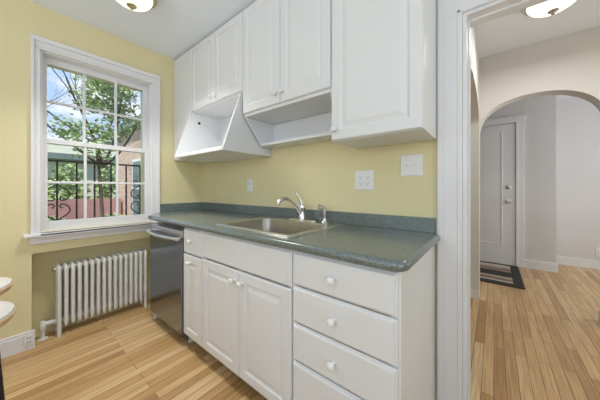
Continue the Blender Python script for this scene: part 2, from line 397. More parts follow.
def baseb(name, x0, x1, y0, y1, face, h=0.12):
    b = MB(); b.box(x0, x1, y0, y1, 0, h - 0.02, 0.001)
    t = 0.006
    if face == '+X': b.box(x0, x1 - t, y0, y1, h - 0.02, h, 0.003)
    if face == '-X': b.box(x0 + t, x1, y0, y1, h - 0.02, h, 0.003)
    if face == '-Y': b.box(x0, x1, y0 + t, y1, h - 0.02, h, 0.003)
    if face == '+Y': b.box(x0, x1, y0, y1 - t, h - 0.02, h, 0.003)
    return struct(b.build(name, M_trim))
baseb('baseboard_left', XW, XW + 0.02, -1.8, 0.146, '+X', 0.125)
baseb('baseboard_entry', 0.335, 0.678, 4.732, 4.75, '-Y', 0.125)
baseb('baseboard_corner', 0.66, 0.678, 4.75, 5.30, '+X', 0.125)
baseb('baseboard_far', 0.678, 2.5, 5.282, 5.30, '-Y', 0.125)
baseb('baseboard_arch', 0.710, 0.728, HY - 0.018, HY + 0.168, '-X', 0.11)
baseb('baseboard_dining', -1.3, -0.118, 3.085, 3.10, '-Y', 0.12)

# entry door
dr = sroot('door_1', (-0.2, 4.75, 0))
def moulded(x0, x1, z0, z1, yf, t=0.012):
    return MB().panel(x0, x1, z0, z1, yf, [(0, 0), (0, t)])
b = MB(); b.box(-0.70, 0.242, 4.735, 4.75, 0.008, 2.105, 0.001)
for (z0, z1) in ((0.30, 2.0),):
    b.panel(-0.60, 0.10, z0, z1, 4.735, [(0, -0.001), (0, 0.004), (0.008, 0.008), (0.02, 0.002), (0.03, 0.0015)])
b.build('door_leaf', M_trim, dr)
MB().lathe([(0.030, 0), (0.030, 0.006), (0.012, 0.010), (0.012, 0.03), (0.024, 0.036), (0.028, 0.05), (0.022, 0.062), (0, 0.066)], (0.165, 4.735, 0.95), '-Y').build('door_knob', M_nickel, dr, True)
MB().lathe([(0.030, 0), (0.029, 0.010), (0.02, 0.016), (0.0, 0.018)], (0.165, 4.735, 1.165), '-Y').box(0.158, 0.172, 4.700, 4.72, 1.152, 1.178, 0.002).build('deadbolt', M_nickel, dr, True)
MB().box(0.248, 0.335, 4.728, 4.75, 0, 2.20, 0.002).box(0.252, 0.275, 4.72, 4.728, 0, 2.12, 0.002).box(-0.80, -0.706, 4.728, 4.75, 0, 2.20, 0.002).build('casing', M_trim, dr)
MB().box(-0.82, 0.345, 4.724, 4.75, 2.115, 2.205, 0.003).box(-0.82, 0.345, 4.715, 4.724, 2.185, 2.21, 0.003).build('head_casing', M_trim, dr)

# ------------------------------------------------------------------ window_1
wn = sroot('window_1', (XW, 0.54, WZ0))
def win_frame():
    b = MB(); x = XW
    # side casings, head casing (stepped mouldings)
    b.box(x, x + 0.020, 0.125, 0.172, 0.822, WZ1 + 0.004, 0.002); b.box(x + 0.020, x + 0.032, 0.125, 0.142, 0.822, 2.250, 0.003)
    b.box(x, x + 0.020, 0.910, 0.978, 0.822, WZ1 + 0.004, 0.002); b.box(x + 0.020, x + 0.032, 0.955, 0.978, 0.822, 2.250, 0.003)
    b.box(x, x + 0.020, 0.125, 0.978, WZ1 + 0.004, 2.250, 0.002); b.box(x + 0.020, x + 0.034, 0.122, 0.981, 2.222, 2.255, 0.004)
    b.box(x + 0.020, x + 0.025, 0.142, 0.955, WZ1 + 0.02, WZ1 + 0.034, 0.002)
    return b
win_frame().build('window_casing', M_trim, wn)
b = MB(); x = XW
b.box(-2.78, x + 0.001, WY0, WY0 + 0.006, WZ0, WZ1); b.box(-2.78, x + 0.001, WY1 - 0.006, WY1, WZ0, WZ1); b.box(-2.78, x + 0.001, WY0, WY1, WZ1 - 0.006, WZ1)
b.box(-2.615, x - 0.002, WY0 + 0.006, WY0 + 0.016, WZ0, WZ1 - 0.006, 0.001); b.box(-2.615, x - 0.002, WY1 - 0.016, WY1 - 0.006, WZ0, WZ1 - 0.006, 0.001)
b.build('window_jamb', M_trim, wn)
b = MB(); b.box(x - 0.18, x + 0.058, WY0, WY1, 0.797, 0.823, 0.002); b.box(x, x + 0.058, 0.088, 1.0, 0.797, 0.823, 0.008, 3)
b.build('window_sill', M_trim, wn)
MB().box(x, x + 0.022, 0.118, 0.985, 0.745, 0.797, 0.002).box(x + 0.022, x + 0.032, 0.118, 0.985, 0.772, 0.797, 0.004).build('window_apron', M_trim, wn)
def sash(nm, xc, z0, z1, gz0, gz1, gy0=0.213, gy1=0.866):
    s0, s1 = WY0 + 0.006, WY1 - 0.006
    b = MB(); xa, xb = xc - 0.018, xc + 0.018
    b.box(xa, xb, s0, gy0, z0, z1, 0.002); b.box(xa, xb, gy1, s1, z0, z1, 0.002)
    b.box(xa, xb, gy0, gy1, z0, gz0, 0.002); b.box(xa, xb, gy0, gy1, gz1, z1, 0.002)
    o = b.build('sash', M_trim, wn)
    g = MB()
    for k in (1, 2):
        yy = gy0 + (gy1 - gy0) * k / 3; g.box(xc - 0.012, xc + 0.012, yy - 0.0095, yy + 0.0095, gz0, gz1, 0.004)
    zz = (gz0 + gz1) / 2; g.box(xc - 0.011, xc + 0.011, gy0, gy1, zz - 0.009, zz + 0.009, 0.004)
    g.build('muntin', M_trim, o)
    B(xc - 0.002, xc + 0.002, gy0 - 0.004, gy1 + 0.004, gz0 - 0.004, gz1 + 0.004).build('pane', M_glass, o)
    return o
sash('upper', -2.695, 1.495, WZ1 - 0.006, 1.535, 2.112)
sash('lower', -2.650, 0.824, 1.530, 0.898, 1.492)

# unseen windows behind the camera, added to go with the fill lights
for (nm, ax) in (('added_window_2', 'Y'), ('added_window_3', 'X')):
    r = sroot(nm, (-0.45, -1.8, 0.58) if ax == 'Y' else (2.0, -0.45, 0.58))
    b = MB()
    if ax == 'Y':
        for q in (-1.8, -0.92, -0.03, 0.86): b.box(q, q + 0.04, -1.90, -1.86, 0.62, 2.28)
        b.box(-1.8, 0.9, -1.90, -1.86, 0.58, 0.62); b.box(-1.8, 0.9, -1.90, -1.86, 2.28, 2.32)
    else:
        for q in (-1.3, -0.47, 0.36): b.box(2.06, 2.10, q, q + 0.04, 0.62, 2.28)
        b.box(2.06, 2.10, -1.3, 0.4, 0.58, 0.62); b.box(2.06, 2.10, -1.3, 0.4, 2.28, 2.32)
    b.build('window_frame', M_trim, r)

# ------------------------------------------------------------------ cabinetry helpers
DOORP = [(0, 0), (0, 0.012), (0.004, 0.017), (0.008, 0.018), (0.052, 0.018), (0.058, 0.0115), (0.064, 0.0105), (0.070, 0.0115), (0.090, 0.017), (0.094, 0.0172)]
DRAWP = [(0, 0), (0, 0.008), (0.004, 0.010), (0.010, 0.018), (0.013, 0.019)]
KNOBP = [(0.0085, 0.0), (0.0075, 0.004), (0.0065, 0.010), (0.010, 0.014), (0.0155, 0.019), (0.0165, 0.024), (0.0135, 0.030), (0.007, 0.0335), (0, 0.0345)]
def knob(parent, x, y, z):
    return MB().lathe(KNOBP, (x, y, z), '-Y', 20).build('knob', M_knob, parent, True)
def door(parent, x0, x1, z0, z1, yf, kx=None, kz=None):
    d = MB().panel(x0, x1, z0, z1, yf, DOORP).build('door', M_cab, parent)
    if kx is not None: knob(d, kx, yf - 0.018, kz)
    return d
def drawer(parent, x0, x1, z0, z1, yf, kx=None, kz=None, name='drawer'):
    d = MB().panel(x0, x1, z0, z1, yf, DRAWP).build(name, M_cab, parent)
    if kx is not None: knob(d, kx, yf - 0.019, kz)
    return d
def carcass(parent, x0, x1, y0, y1, z0, z1, rails=(), stiles=(), top=False, name='cabinet_body'):
    b = MB(); t = 0.016
    b.box(x0, x0 + t, y0 + 0.018, y1, z0, z1); b.box(x1 - t, x1, y0 + 0.018, y1, z0, z1)
    b.box(x0 + t, x1 - t, y0 + 0.018, y1, z0, z0 + t); b.box(x0 + t, x1 - t, y1 - 0.006, y1, z0 + t, z1)
    # face frame
    b.box(x0, x0 + 0.03, y0, y0 + 0.018, z0, z1); b.box(x1 - 0.03, x1, y0, y0 + 0.018, z0, z1)
    b.box(x0 + 0.03, x1 - 0.03, y0, y0 + 0.018, z0, z0 + 0.03); b.box(x0 + 0.03, x1 - 0.03, y0, y0 + 0.018, z1 - 0.03, z1)
    for z in rails: b.box(x0 + 0.03, x1 - 0.03, y0, y0 + 0.018, z - 0.015, z + 0.015)
    for x in stiles: b.box(x - 0.02, x + 0.02, y0 + 0.0005, y0 + 0.0175, z0 + 0.03, z1 - 0.03)
    if top: b.box(x0 + t, x1 - t, y0 + 0.018, y1 - 0.006, z1 - t, z1)
    return b.build(name, M_cab, parent)
YB = 0.836    # base carcass front
# narrow base cabinet
c1 = thing('base_cabinet', 'narrow white base cabinet with one drawer over one door beside the dishwasher', 'cabinet', (-1.615, 1.1, 0))
carcass(c1, -1.748, -1.490, YB, 1.438, 0.088, 0.874)
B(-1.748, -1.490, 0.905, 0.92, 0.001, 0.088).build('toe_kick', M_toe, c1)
drawer(c1, -1.744, -1.494, 0.687, 0.866, YB, -1.62, 0.785)
door(c1, -1.744, -1.494, 0.106, 0.681, YB, -1.640, 0.632)
# sink base
c2 = thing('base_cabinet', 'white sink base cabinet with blank top panel over two doors', 'cabinet', (-1.1, 1.1, 0))
carcass(c2, -1.489, -0.712, YB, 1.438, 0.088, 0.874, stiles=(-1.10,))
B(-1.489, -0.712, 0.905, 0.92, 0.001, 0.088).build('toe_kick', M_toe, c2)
drawer(c2, -1.485, -0.716, 0.697, 0.866, YB, name='false_drawer_front')
door(c2, -1.485, -1.103, 0.106, 0.690, YB, -1.138, 0.632)
door(c2, -1.099, -0.716, 0.106, 0.690, YB, -1.064, 0.632)
# drawer stack
c3 = thing('base_cabinet', 'white base cabinet with four stacked drawers at the open end of the counter', 'cabinet', (-0.48, 1.1, 0))
carcass(c3, -0.711, -0.249, YB, 1.438, 0.088, 0.874)
MB().box(-0.249, -0.2405, YB, 1.438, 0.002, 0.874, 0.0005).build('side_panel', M_cab, c3)
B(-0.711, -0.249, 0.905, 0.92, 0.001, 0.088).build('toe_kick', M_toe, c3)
for z0, z1 in ((0.716, 0.866), (0.550, 0.710), (0.380, 0.544), (0.106, 0.374)):
    drawer(c3, -0.708, -0.250, z0, z1, YB, -0.49, (z0 + z1) / 2 if z0 > 0.2 else 0.27)

# dishwasher
dw = thing('dishwasher', 'stainless steel dishwasher with bowed bar handle under the left end of the counter', 'dishwasher', (-2.05, 1.1, 0))
B(-2.338, -1.755, 0.838, 1.40, 0.10, 0.836).build('dishwasher_body', M_plate, dw)
MB().box(-2.335, -1.756, 0.808, 0.836, 0.085, 0.786, 0.003).build('dishwasher_door', M_dwsteel, dw)
MB().box(-2.335, -1.756, 0.812, 0.836, 0.790, 0.838, 0.004).build('control_panel', M_handle, dw)
MB().box(-2.335, -1.756, 0.850, 0.862, 0.03, 0.083).build('toe_kick', M_toe, dw)
B(-2.338, -2.318, 0.838, 1.40, 0.0, 0.098, 0.001).build('foot', M_plate, dw); B(-1.776, -1.756, 0.87, 1.40, 0.0, 0.098, 0.001).build('foot', M_plate, dw)
pts = []; 
for i in range(15):
    q = i / 14; pts.append((-2.325 + 0.56 * q, 0.778 - 0.030 * math.sin(math.pi * q), 0.784))
hb = MB().tube(pts, 0.0125, 12)
for xx in (-2.315, -1.775): hb.box(xx - 0.011, xx + 0.011, 0.772, 0.812, 0.773, 0.795, 0.003)
hb.build('handle', M_handle, dw, True)

# ------------------------------------------------------------------ countertop with backsplash
SX0, SX1, SY0, SY1 = -1.428, -0.752, 0.866, 1.400      # sink outline
HX0, HX1, HY0, HY1 = SX0 + 0.022, SX1 - 0.022, SY0 + 0.022, SY1 - 0.022
CT = 0.914; CB = 0.876; r_ = (CT - CB) / 2; CF = 0.790; CXR = -0.212
ct = thing('countertop', 'dark green speckled laminate countertop with rounded front edge', 'countertop', (-1.3, 1.1, CB))
m = MB(); zc = (CT + CB) / 2; fy = CF + r_; rx = CXR - r_
m.prism([(-2.598, 1.0), (-2.335, fy), (HX0, fy), (HX0, 1.438), (-2.598, 1.438)], 'Z', CB, CT)
m.box(HX0, HX1, fy, HY0, CB, CT); m.box(HX0, HX1, HY1, 1.438, CB, CT); 
cr = 0.03
m.prism([(HX1, fy)] + [(rx - cr + cr * math.sin(a), fy + cr - cr * math.cos(a)) for a in [math.pi / 2 * i / 8 for i in range(9)]] + [(rx, 1.413), (-0.2405, 1.413), (-0.2405, 1.438), (HX1, 1.438)], 'Z', CB, CT)
path = [(-2.585, 0.99, zc), (-2.335, fy, zc), (-2.2, fy, zc), (-1.0, fy, zc)] + [(rx - cr + cr * math.sin(a), fy + cr - cr * math.cos(a), zc) for a in [math.pi / 2 * i / 8 for i in range(9)]] + [(rx, 1.0, zc), (rx, 1.394, zc)]
m.tube(path, r_, 20)
m.build('counter_slab', M_counter, ct, True)
MB().box(-2.578, -0.2405, 1.419, 1.438, CT, 0.992, 0.002).box(-2.598, -2.578, 0.985, 1.438, CT, 0.992, 0.002).build('backsplash', M_counter, ct)

# sink
def rrect(x0, x1, y0, y1, r, z, n=6):
    out = []
    for cx, cy, a0 in ((x1 - r, y0 + r, -90), (x1 - r, y1 - r, 0), (x0 + r, y1 - r, 90), (x0 + r, y0 + r, 180)):
        for i in range(n + 1):
            a = R(a0 + 90 * i / n); out.append((cx + r * math.cos(a), cy + r * math.sin(a), z))
    return out
sk = thing('sink', 'stainless steel single bowl drop-in sink set in the countertop', 'sink', (-1.1, 1.12, CT))
bx0, bx1, by0, by1 = SX0 + 0.048, SX1 - 0.048, SY0 + 0.038, SY1 - 0.115
loops = [rrect(SX0, SX1, SY0, SY1, 0.035, CT + 0.0005), rrect(SX0 + 0.004, SX1 - 0.004, SY0 + 0.004, SY1 - 0.004, 0.033, CT + 0.006), rrect(SX0 + 0.018, SX1 - 0.018, SY0 + 0.018, SY1 - 0.018, 0.03, CT + 0.0045)]
def bowl(i, z, r): return rrect(bx0 + i, bx1 - i, by0 + i, by1 - i, r, z)
loops += [bowl(-0.006, CT + 0.0045, 0.075), bowl(0.0, CT + 0.002, 0.07), bowl(0.004, CT - 0.01, 0.068), bowl(0.012, CT - 0.12, 0.062), bowl(0.018, CT - 0.145, 0.058), bowl(0.035, CT - 0.160, 0.05), bowl(0.06, CT - 0.164, 0.04)]
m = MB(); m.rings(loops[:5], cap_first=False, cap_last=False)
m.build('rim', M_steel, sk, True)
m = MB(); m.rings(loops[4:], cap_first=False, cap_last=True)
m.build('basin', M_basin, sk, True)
MB().lathe([(0.045, 0), (0.045, 0.003), (0.03, 0.0035), (0.02, 0.001), (0, 0.001)], (-1.10, 1.09, CT - 0.163)).build('drain', M_chrome, sk, True)

# faucet
FX, FY = -1.072, 1.352; FZ = CT + 0.005
fc = thing('faucet', 'chrome single-lever faucet with arched spout on the sink deck', 'faucet', (FX, FY, FZ))
m = MB(); m.rings([rrect(FX - 0.125, FX + 0.125, FY - 0.028, FY + 0.028, 0.027, FZ), rrect(FX - 0.125, FX + 0.125, FY - 0.028, FY + 0.028, 0.027, FZ + 0.005), rrect(FX - 0.118, FX + 0.118, FY - 0.022, FY + 0.022, 0.021, FZ + 0.009)])
m.build('base_plate', M_chrome, fc, True)
MB().lathe([(0.027, 0.006), (0.026, 0.03), (0.022, 0.045), (0.021, 0.075), (0.024, 0.085), (0.024, 0.105), (0.018, 0.118), (0.0, 0.122)], (FX, FY, FZ)).build('faucet_body', M_chrome, fc, True)
sp_ = []
for (dx, dy, dz) in ((0, -0.005, 0.045), (-0.012, -0.03, 0.085), (-0.024, -0.06, 0.122), (-0.036, -0.090, 0.150), (-0.048, -0.120, 0.160), (-0.060, -0.150, 0.155), (-0.068, -0.170, 0.138), (-0.071, -0.178, 0.120)):
    sp_.append((FX + dx, FY + dy, FZ + dz))
MB().tube(sp_, [0.015, 0.0145, 0.014, 0.0135, 0.013, 0.0125, 0.013, 0.0135], 14).build('spout', M_chrome, fc, True)
MB().tube([(FX, FY, FZ + 0.112), (FX - 0.006, FY - 0.008, FZ + 0.14), (FX - 0.022, FY - 0.022, FZ + 0.18), (FX - 0.034, FY - 0.03, FZ + 0.203)], [0.012, 0.010, 0.0075, 0.009], 12).build('lever', M_chrome, fc, True)
PX_, PY_ = -0.885, 1.358
ss = thing('side_sprayer', 'chrome side sprayer standing right of the faucet', 'sprayer', (PX_, PY_, FZ))
MB().lathe([(0.024, 0), (0.022, 0.006), (0.015, 0.012), (0.0135, 0.03), (0.0, 0.03)], (PX_, PY_, FZ)).build('sprayer_base', M_chrome, ss, True)
MB().lathe([(0.010, 0.028), (0.012, 0.05), (0.0135, 0.075), (0.0125, 0.095), (0, 0.1)], (PX_, PY_, FZ)).tube([(PX_ + 0.006, PY_ + 0.006, FZ + 0.088), (PX_ - 0.012, PY_ - 0.012, FZ + 0.100), (PX_ - 0.028, PY_ - 0.03, FZ + 0.108)], [0.012, 0.016, 0.017], 12).build('sprayer_head', M_nickel, ss, True)

# ------------------------------------------------------------------ upper cabinets
YU = 1.137
u0 = thing('wall_cabinet', 'narrow plain white wall cabinet in the corner beside the window wall', 'cabinet', (-2.41, 1.3, 1.435))
carcass(u0, -2.597, -2.232, YU, 1.438, 1.435, CZ - 0.006, top=True)
MB().panel(-2.594, -2.235, 1.438, CZ - 0.02, YU, [(0, 0), (0, 0.014), (0.004, 0.018)]).build('door', M_cab, u0)
u1 = thing('wall_cabinet', 'white two-door wall cabinet above the open hood box', 'cabinet', (-1.84, 1.3, 1.87))
carcass(u1, -2.231, -1.456, YU, 1.438, 1.868, CZ - 0.006, top=True, stiles=(-1.86,))
door(u1, -2.228, -1.846, 1.88, CZ - 0.022, YU, -1.876, 1.925)
door(u1, -1.842, -1.459, 1.88, CZ - 0.022, YU, -1.812, 1.925)
u2 = thing('wall_cabinet', 'white two-door wall cabinet over the open shelf above the sink', 'cabinet', (-1.07, 1.3, 1.70))
carcass(u2, -1.455, -0.692, YU, 1.438, 1.682, CZ - 0.006, top=True, stiles=(-1.08,))
door(u2, -1.452, -1.076, 1.702, CZ - 0.022, YU, -1.105, 1.765)
door(u2, -1.072, -0.695, 1.702, CZ - 0.022, YU, -1.043, 1.765)
u3 = thing('wall_cabinet', 'tall white single-door wall cabinet hung lowest beside the doorway', 'cabinet', (-0.46, 1.3, 1.405))
carcass(u3, -0.691, -0.233, YU, 1.438, 1.405, CZ - 0.006, top=True)
door(u3, -0.688, -0.236, 1.408, CZ - 0.022, YU, -0.662, 1.462)

# hood box below u1
hd = thing('hood_box', 'white flared open hood box under the cabinet left of the shelf', 'hood', (-1.84, 1.2, 1.41))
HX0_, HX1_ = -2.228, -1.470; HB = 1.418; HF = 0.965
def side(x0, x1, nm='side_panel'):
    return MB().prism([(1.436, HB + 0.018), (HF, HB + 0.018), (1.118, 1.866), (1.436, 1.866)], 'X', x0, x1).build(nm, M_cab, hd)
side(HX0_, HX0_ + 0.016); side(HX1_ - 0.016, HX1_)
MB().box(HX0_, HX1_, HF - 0.004, 1.436, HB, HB + 0.018, 0.002).box(HX0_ + 0.017, HX1_ - 0.017, HF + 0.005, HF + 0.020, HB + 0.019, HB + 0.032, 0.001).build('bottom_shelf', M_cab, hd)
B(HX0_ + 0.016, HX1_ - 0.016, 1.428, 1.436, HB + 0.018, 1.866).build('back_panel', M_cab, hd)
MB().lathe([(0.014, 0), (0.014, 0.002), (0.0, 0.002)], (HX0_ + 0.015, 1.19, 1.775), 'X').build('cable_hole', M_black, hd)
# open shelf below u2
sh = thing('shelf', 'shallow white open shelf box with slanted ends under the two-door cabinet over the sink', 'shelf', (-1.07, 1.3, 1.48))
for xa, xb in ((-1.452, -1.436), (-0.712, -0.696)):
    MB().prism([(1.436, 1.484), (1.30, 1.484), (1.140, 1.680), (1.436, 1.680)], 'X', xa, xb).build('side_panel', M_cab, sh)
MB().box(-1.436, -0.712, 1.285, 1.436, 1.484, 1.504, 0.001).build('shelf_board', M_cab, sh)
B(-1.436, -0.712, 1.428, 1.436, 1.504, 1.680).build('back_panel', M_cab, sh)

# ------------------------------------------------------------------ wall plates
def duplex(t, x, z, y):
    for dz in (-0.020, 0.020):
        rc = MB().box(x - 0.0165, x + 0.0165, y - 0.0025, y, z + dz - 0.014, z + dz + 0.014, 0.001).build('receptacle', M_plate, t)
        for q in ((x - 0.0075, x - 0.006, z + dz - 0.003, z + dz + 0.005), (x + 0.006, x + 0.0075, z + dz - 0.003, z + dz + 0.005), (x - 0.0018, x + 0.0018, z + dz - 0.010, z + dz - 0.007)):
            B(q[0], q[1], y - 0.003, y - 0.0024, q[2], q[3]).build('slot', M_black, rc)
def plate(name, label, x0, x1, z0, z1, kinds, y=YC, cat='outlet'):
    t = thing(name, label, cat, ((x0 + x1) / 2, y, (z0 + z1) / 2))
    MB().panel(x0, x1, z0, z1, y, [(0, 0), (0.0, 0.003), (0.004, 0.0065)]).build('cover_plate', M_plate, t)
    n = len(kinds); yy = y - 0.0065; zz = (z0 + z1) / 2
    for i, k in enumerate(kinds):
        xx = (x0 + x1) / 2 + (i - (n - 1) / 2) * 0.046
        if k == 'o': duplex(t, xx, zz, yy)
        else:
            sf = B(xx - 0.007, xx + 0.007, yy - 0.0015, yy, zz - 0.013, zz + 0.013).build('switch_frame', M_plate, t)
            B(xx - 0.0045, xx + 0.0045, yy - 0.013, yy - 0.001, zz - 0.002, zz + 0.010, 0.001).build('toggle', M_plate, sf)
    return t
plate('wall_outlet', 'double white outlet plate on the yellow wall below the tallest hanging cabinet', -0.700, -0.578, 1.138, 1.262, 'oo')
plate('light_switch', 'double white light switch plate on the yellow wall next to the doorway casing', -0.418, -0.302, 1.218, 1.336, 'ss', cat='switch')
plate('wall_outlet', 'single narrow white outlet plate on the yellow wall left of the faucet', -1.798, -1.724, 1.118, 1.235, 'o')
# outlet on the left baseboard (faces +X)
t = thing('wall_outlet', 'white outlet mounted on the baseboard left of the radiator', 'outlet', (XW + 0.02, 0.125, 0.07))
MB().box(XW + 0.020, XW + 0.025, 0.090, 0.143, 0.030, 0.112, 0.0015).build('cover_plate', M_plate, t)
for z in (0.0545, 0.0855):
    a = B(XW + 0.025, XW + 0.028, 0.103, 0.131, z - 0.0125, z + 0.0125, 0.001).build('receptacle', M_plate, t)
    for y in (0.110, 0.121): B(XW + 0.0278, XW + 0.0286, y, y + 0.003, z - 0.004, z + 0.006).build('slot', M_black, a)
# outlet on the far foyer wall
plate('wall_outlet', 'small white outlet plate low on the far hall wall at the right edge', 1.125, 1.20, 0.19, 0.31, 'o', y=5.30)

# ------------------------------------------------------------------ radiator
rd = thing('radiator', 'cream cast iron column radiator in the niche under the window', 'radiator', (-2.69, 0.57, 0))
n = 16; y0, y1 = 0.275, 0.868; zt, zb = 0.548, 0.075
for i in range(n):
    y = y0 + (y1 - y0) * i / (n - 1); b = MB(); end = i in (0, n - 1)
    for xx in (-2.622, -2.6485, -2.675, -2.7015, -2.728):
        lo = 0.0 if (end and xx in (-2.622, -2.728)) else zb
        b.lathe([(0.008 if lo else 0.013, lo), (0.0135, lo + 0.02), (0.0130, lo + 0.05), (0.0130, zt - 0.05), (0.0140, zt - 0.03), (0.012, zt - 0.012), (0.0055, zt - 0.001), (0, zt)], (xx, y, 0), 'Z', 12)
    for zz in (zt - 0.035, zb + 0.035):
        b.tube([(-2.732, y, zz), (-2.618, y, zz)], 0.0125, 10)
        b.tube([(-2.675, y - 0.0198, zz), (-2.675, y + 0.0198, zz)], 0.017, 12)
    b.build('radiator_section', M_rad, rd, True)
MB().tube([(-2.675, y0 - 0.019, zt - 0.035), (-2.675, y0 - 0.030, zt - 0.035), (-2.675, y0 - 0.038, zt - 0.035)], [0.015, 0.015, 0.007], 10).build('bleed_valve', M_nickel, rd, True)
MB().tube([(-2.675, y0 - 0.02, zb + 0.035), (-2.675, y0 - 0.075, zb + 0.035)], 0.017, 12).lathe([(0.018, 0), (0.021, 0.015), (0.021, 0.05), (0.015, 0.058), (0.013, 0.066), (0, 0.068)], (-2.675, y0 - 0.085, zb - 0.005)).build('valve', M_rad, rd, True)
MB().tube([(-2.675, y0 - 0.085, 0.0), (-2.675, y0 - 0.085, zb)], 0.014, 12).lathe([(0.03, 0.0005), (0.03, 0.006), (0.016, 0.012), (0.0, 0.012)], (-2.675, y0 - 0.085, 0)).build('pipe', M_rad, rd, True)

# ------------------------------------------------------------------ ceiling lights
def flush(name, label, x, y, r, glassm, ringm, power, col, spread=115):
    t = thing(name, label, 'ceiling light', (x, y, CZ))
    o = (x, y, CZ)
    MB().lathe([(0.0, 0.0), (r * 0.86, 0.0), (r * 0.90, 0.012), (r * 0.80, 0.022), (r * 0.98, 0.032), (r * 1.0, 0.042), (r * 0.96, 0.050), (r * 0.88, 0.052), (r * 0.80, 0.060), (0.0, 0.05)], o, '-Z', 40).build('canopy', ringm, t, True)
    g = [(r * 0.82 * math.cos(R(a)), 0.050 + 0.078 * math.sin(R(a))) for a in range(0, 91, 6)]
    g[-1] = (0.0, g[-1][1])
    MB().lathe(g, o, '-Z', 40).build('glass_shade', glassm, t, True)
    z = 0.050 + 0.078
    MB().lathe([(0.0, z - 0.002), (0.030, z - 0.001), (0.028, z + 0.004), (0.012, z + 0.008), (0.014, z + 0.016), (0.008, z + 0.024), (0.0, z + 0.027)], o, '-Z', 20).build('finial', ringm, t, True)
    lamp(name + '_bulb', 'AREA', (x, y, CZ - 0.165), power, col, size=0.26, size_y=0.26).data.spread = math.radians(spread)
    return t
flush('ceiling_light', 'flush dome ceiling light with brass finial near the window', -1.88, 0.54, 0.150, M_lampk, M_brass, 8, (1, 0.97, 0.93))
flush('ceiling_light', 'added unseen flush dome ceiling light with brass ring over the side of the kitchen opposite the cabinets', 0.25, -0.55, 0.150, M_lampk, M_brass, 1.5, (1, 0.97, 0.93))  # out of view, added to brighten the kitchen
flush('ceiling_light', 'flush dome ceiling light with nickel ring in the hallway before the arch', 0.316, 2.375, 0.165, M_lamph, M_nickel, 6.5, (1, 0.95, 0.89), 180)

# ------------------------------------------------------------------ rug in the hall
rg = B(-0.60, 0.54, -0.50, 0.485, 0, 0.010).build('rug', M_rug); rg.location = (-0.265, 4.215, 0.0005)
tag(rg, 'dark rug with tan and white stripes in front of the entry door', 'rug')

# ------------------------------------------------------------------ bar stools
def stool(x, y, label):
    t = thing('bar_stool', label, 'stool', (x, y, 0), group='bar stools at the left edge')
    r = 0.166
    MB().lathe([(0.0, 0.688), (0.10, 0.690), (0.140, 0.700), (0.160, 0.716), (r, 0.733), (0.163, 0.738), (0.0, 0.738)], (x, y, 0), 'Z', 40).build('seat', M_stool, t, True)
    MB().lathe([(0.0, 0.738), (0.163, 0.738), (0.162, 0.745), (0.150, 0.751), (0.12, 0.750), (0.0, 0.744)], (x, y, 0), 'Z', 40).build('seat_pad', M_stooltop, t, True)
    for a in (0, 90, 180, 270):
        c, s = math.cos(R(a)), math.sin(R(a))
        MB().tube([(x + 0.105 * c, y + 0.105 * s, 0.694), (x + 0.148 * c, y + 0.148 * s, 0.0)], 0.009, 10).build('leg', M_stoolleg, t, True)
    MB().tube([(x + 0.135 * math.cos(R(a)), y + 0.135 * math.sin(R(a)), 0.22) for a in range(0, 361, 10)], 0.008, 8).build('foot_ring', M_stoolleg, t, True)
stool(-1.287, -0.137, 'round bar stool nearer the camera with cream top at the left edge')
stool(-1.656, -0.137, 'round bar stool nearer the window wall with cream top at the left edge')

# ------------------------------------------------------------------ outside the window
gz = -1.6
struct(B(-60, -2.95, -30, 40, gz - 0.2, gz).build('ground', M_grass))
struct(B(-3.75, -2.91, -0.6, 1.9, 0.30, 0.42).build('trim_balcony', M_concrete))
# iron railing
rl = thing('railing', 'black wrought iron railing with scrollwork outside the window', 'railing', (-3.4, 0.7, 0.42))
b = MB(); XR = -3.4
b.box(XR - 0.018, XR + 0.018, -0.5, 1.8, 1.415, 1.432); b.box(XR - 0.012, XR + 0.012, -0.5, 1.8, 0.50, 0.515)
b.build('rail', M_iron, rl)
y = -0.385
while y < 1.8:
    MB().box(XR - 0.007, XR + 0.007, y - 0.007, y + 0.007, 0.42, 1.415).build('baluster', M_iron, rl); y += 0.145
def scroll(cy, up):
    b = MB(); h = 1 if up else -1; z0 = 1.008
    for s in (1, -1):
        pts = [(cy, 0.185), (cy + s * 0.035, 0.155), (cy + s * 0.075, 0.125), (cy + s * 0.097, 0.088), (cy + s * 0.088, 0.050), (cy + s * 0.060, 0.022), (cy + s * 0.032, 0.018), (cy + s * 0.018, 0.036), (cy + s * 0.028, 0.056), (cy + s * 0.044, 0.050)]
        b.tube([(XR, y_, z0 + h * z_) for y_, z_ in pts], 0.0062, 6)
        pts = [(cy, 0.19), (cy + s * 0.02, 0.215), (cy + s * 0.045, 0.235), (cy + s * 0.07, 0.228), (cy + s * 0.074, 0.205), (cy + s * 0.058, 0.198)]
        b.tube([(XR, y_, z0 + h * z_) for y_, z_ in pts], 0.0055, 6)
    return b.build('scroll', M_iron, rl, True)
for cy in (0.34, 1.065):
    scroll(cy, True); scroll(cy, False)

# brick building on the right with a grey green eave and a window
bd = thing('brick_building', 'tan brick building with grey roof edge seen at the right of the window', 'building', (-8, 5, gz))
MB().box(-10.7, -5.2, 2.62, 8.0, gz, 3.0).build('wall', M_brick, bd)
MB().box(-10.9, -5.0, 2.42, 8.2, 3.0, 3.24, 0.01).build('roof', M_roof, bd)
for xx, ww in ((-8.95, 0.8), (-7.3, 0.9)):
    f = MB().box(xx, xx + ww, 2.585, 2.625, 0.25, 2.05).build('window', M_trim, bd)
    for z0, z1 in ((0.33, 1.11), (1.18, 1.97)): B(xx + 0.08, xx + ww - 0.08, 2.575, 2.59, z0, z1).build('pane', M_roof, f)
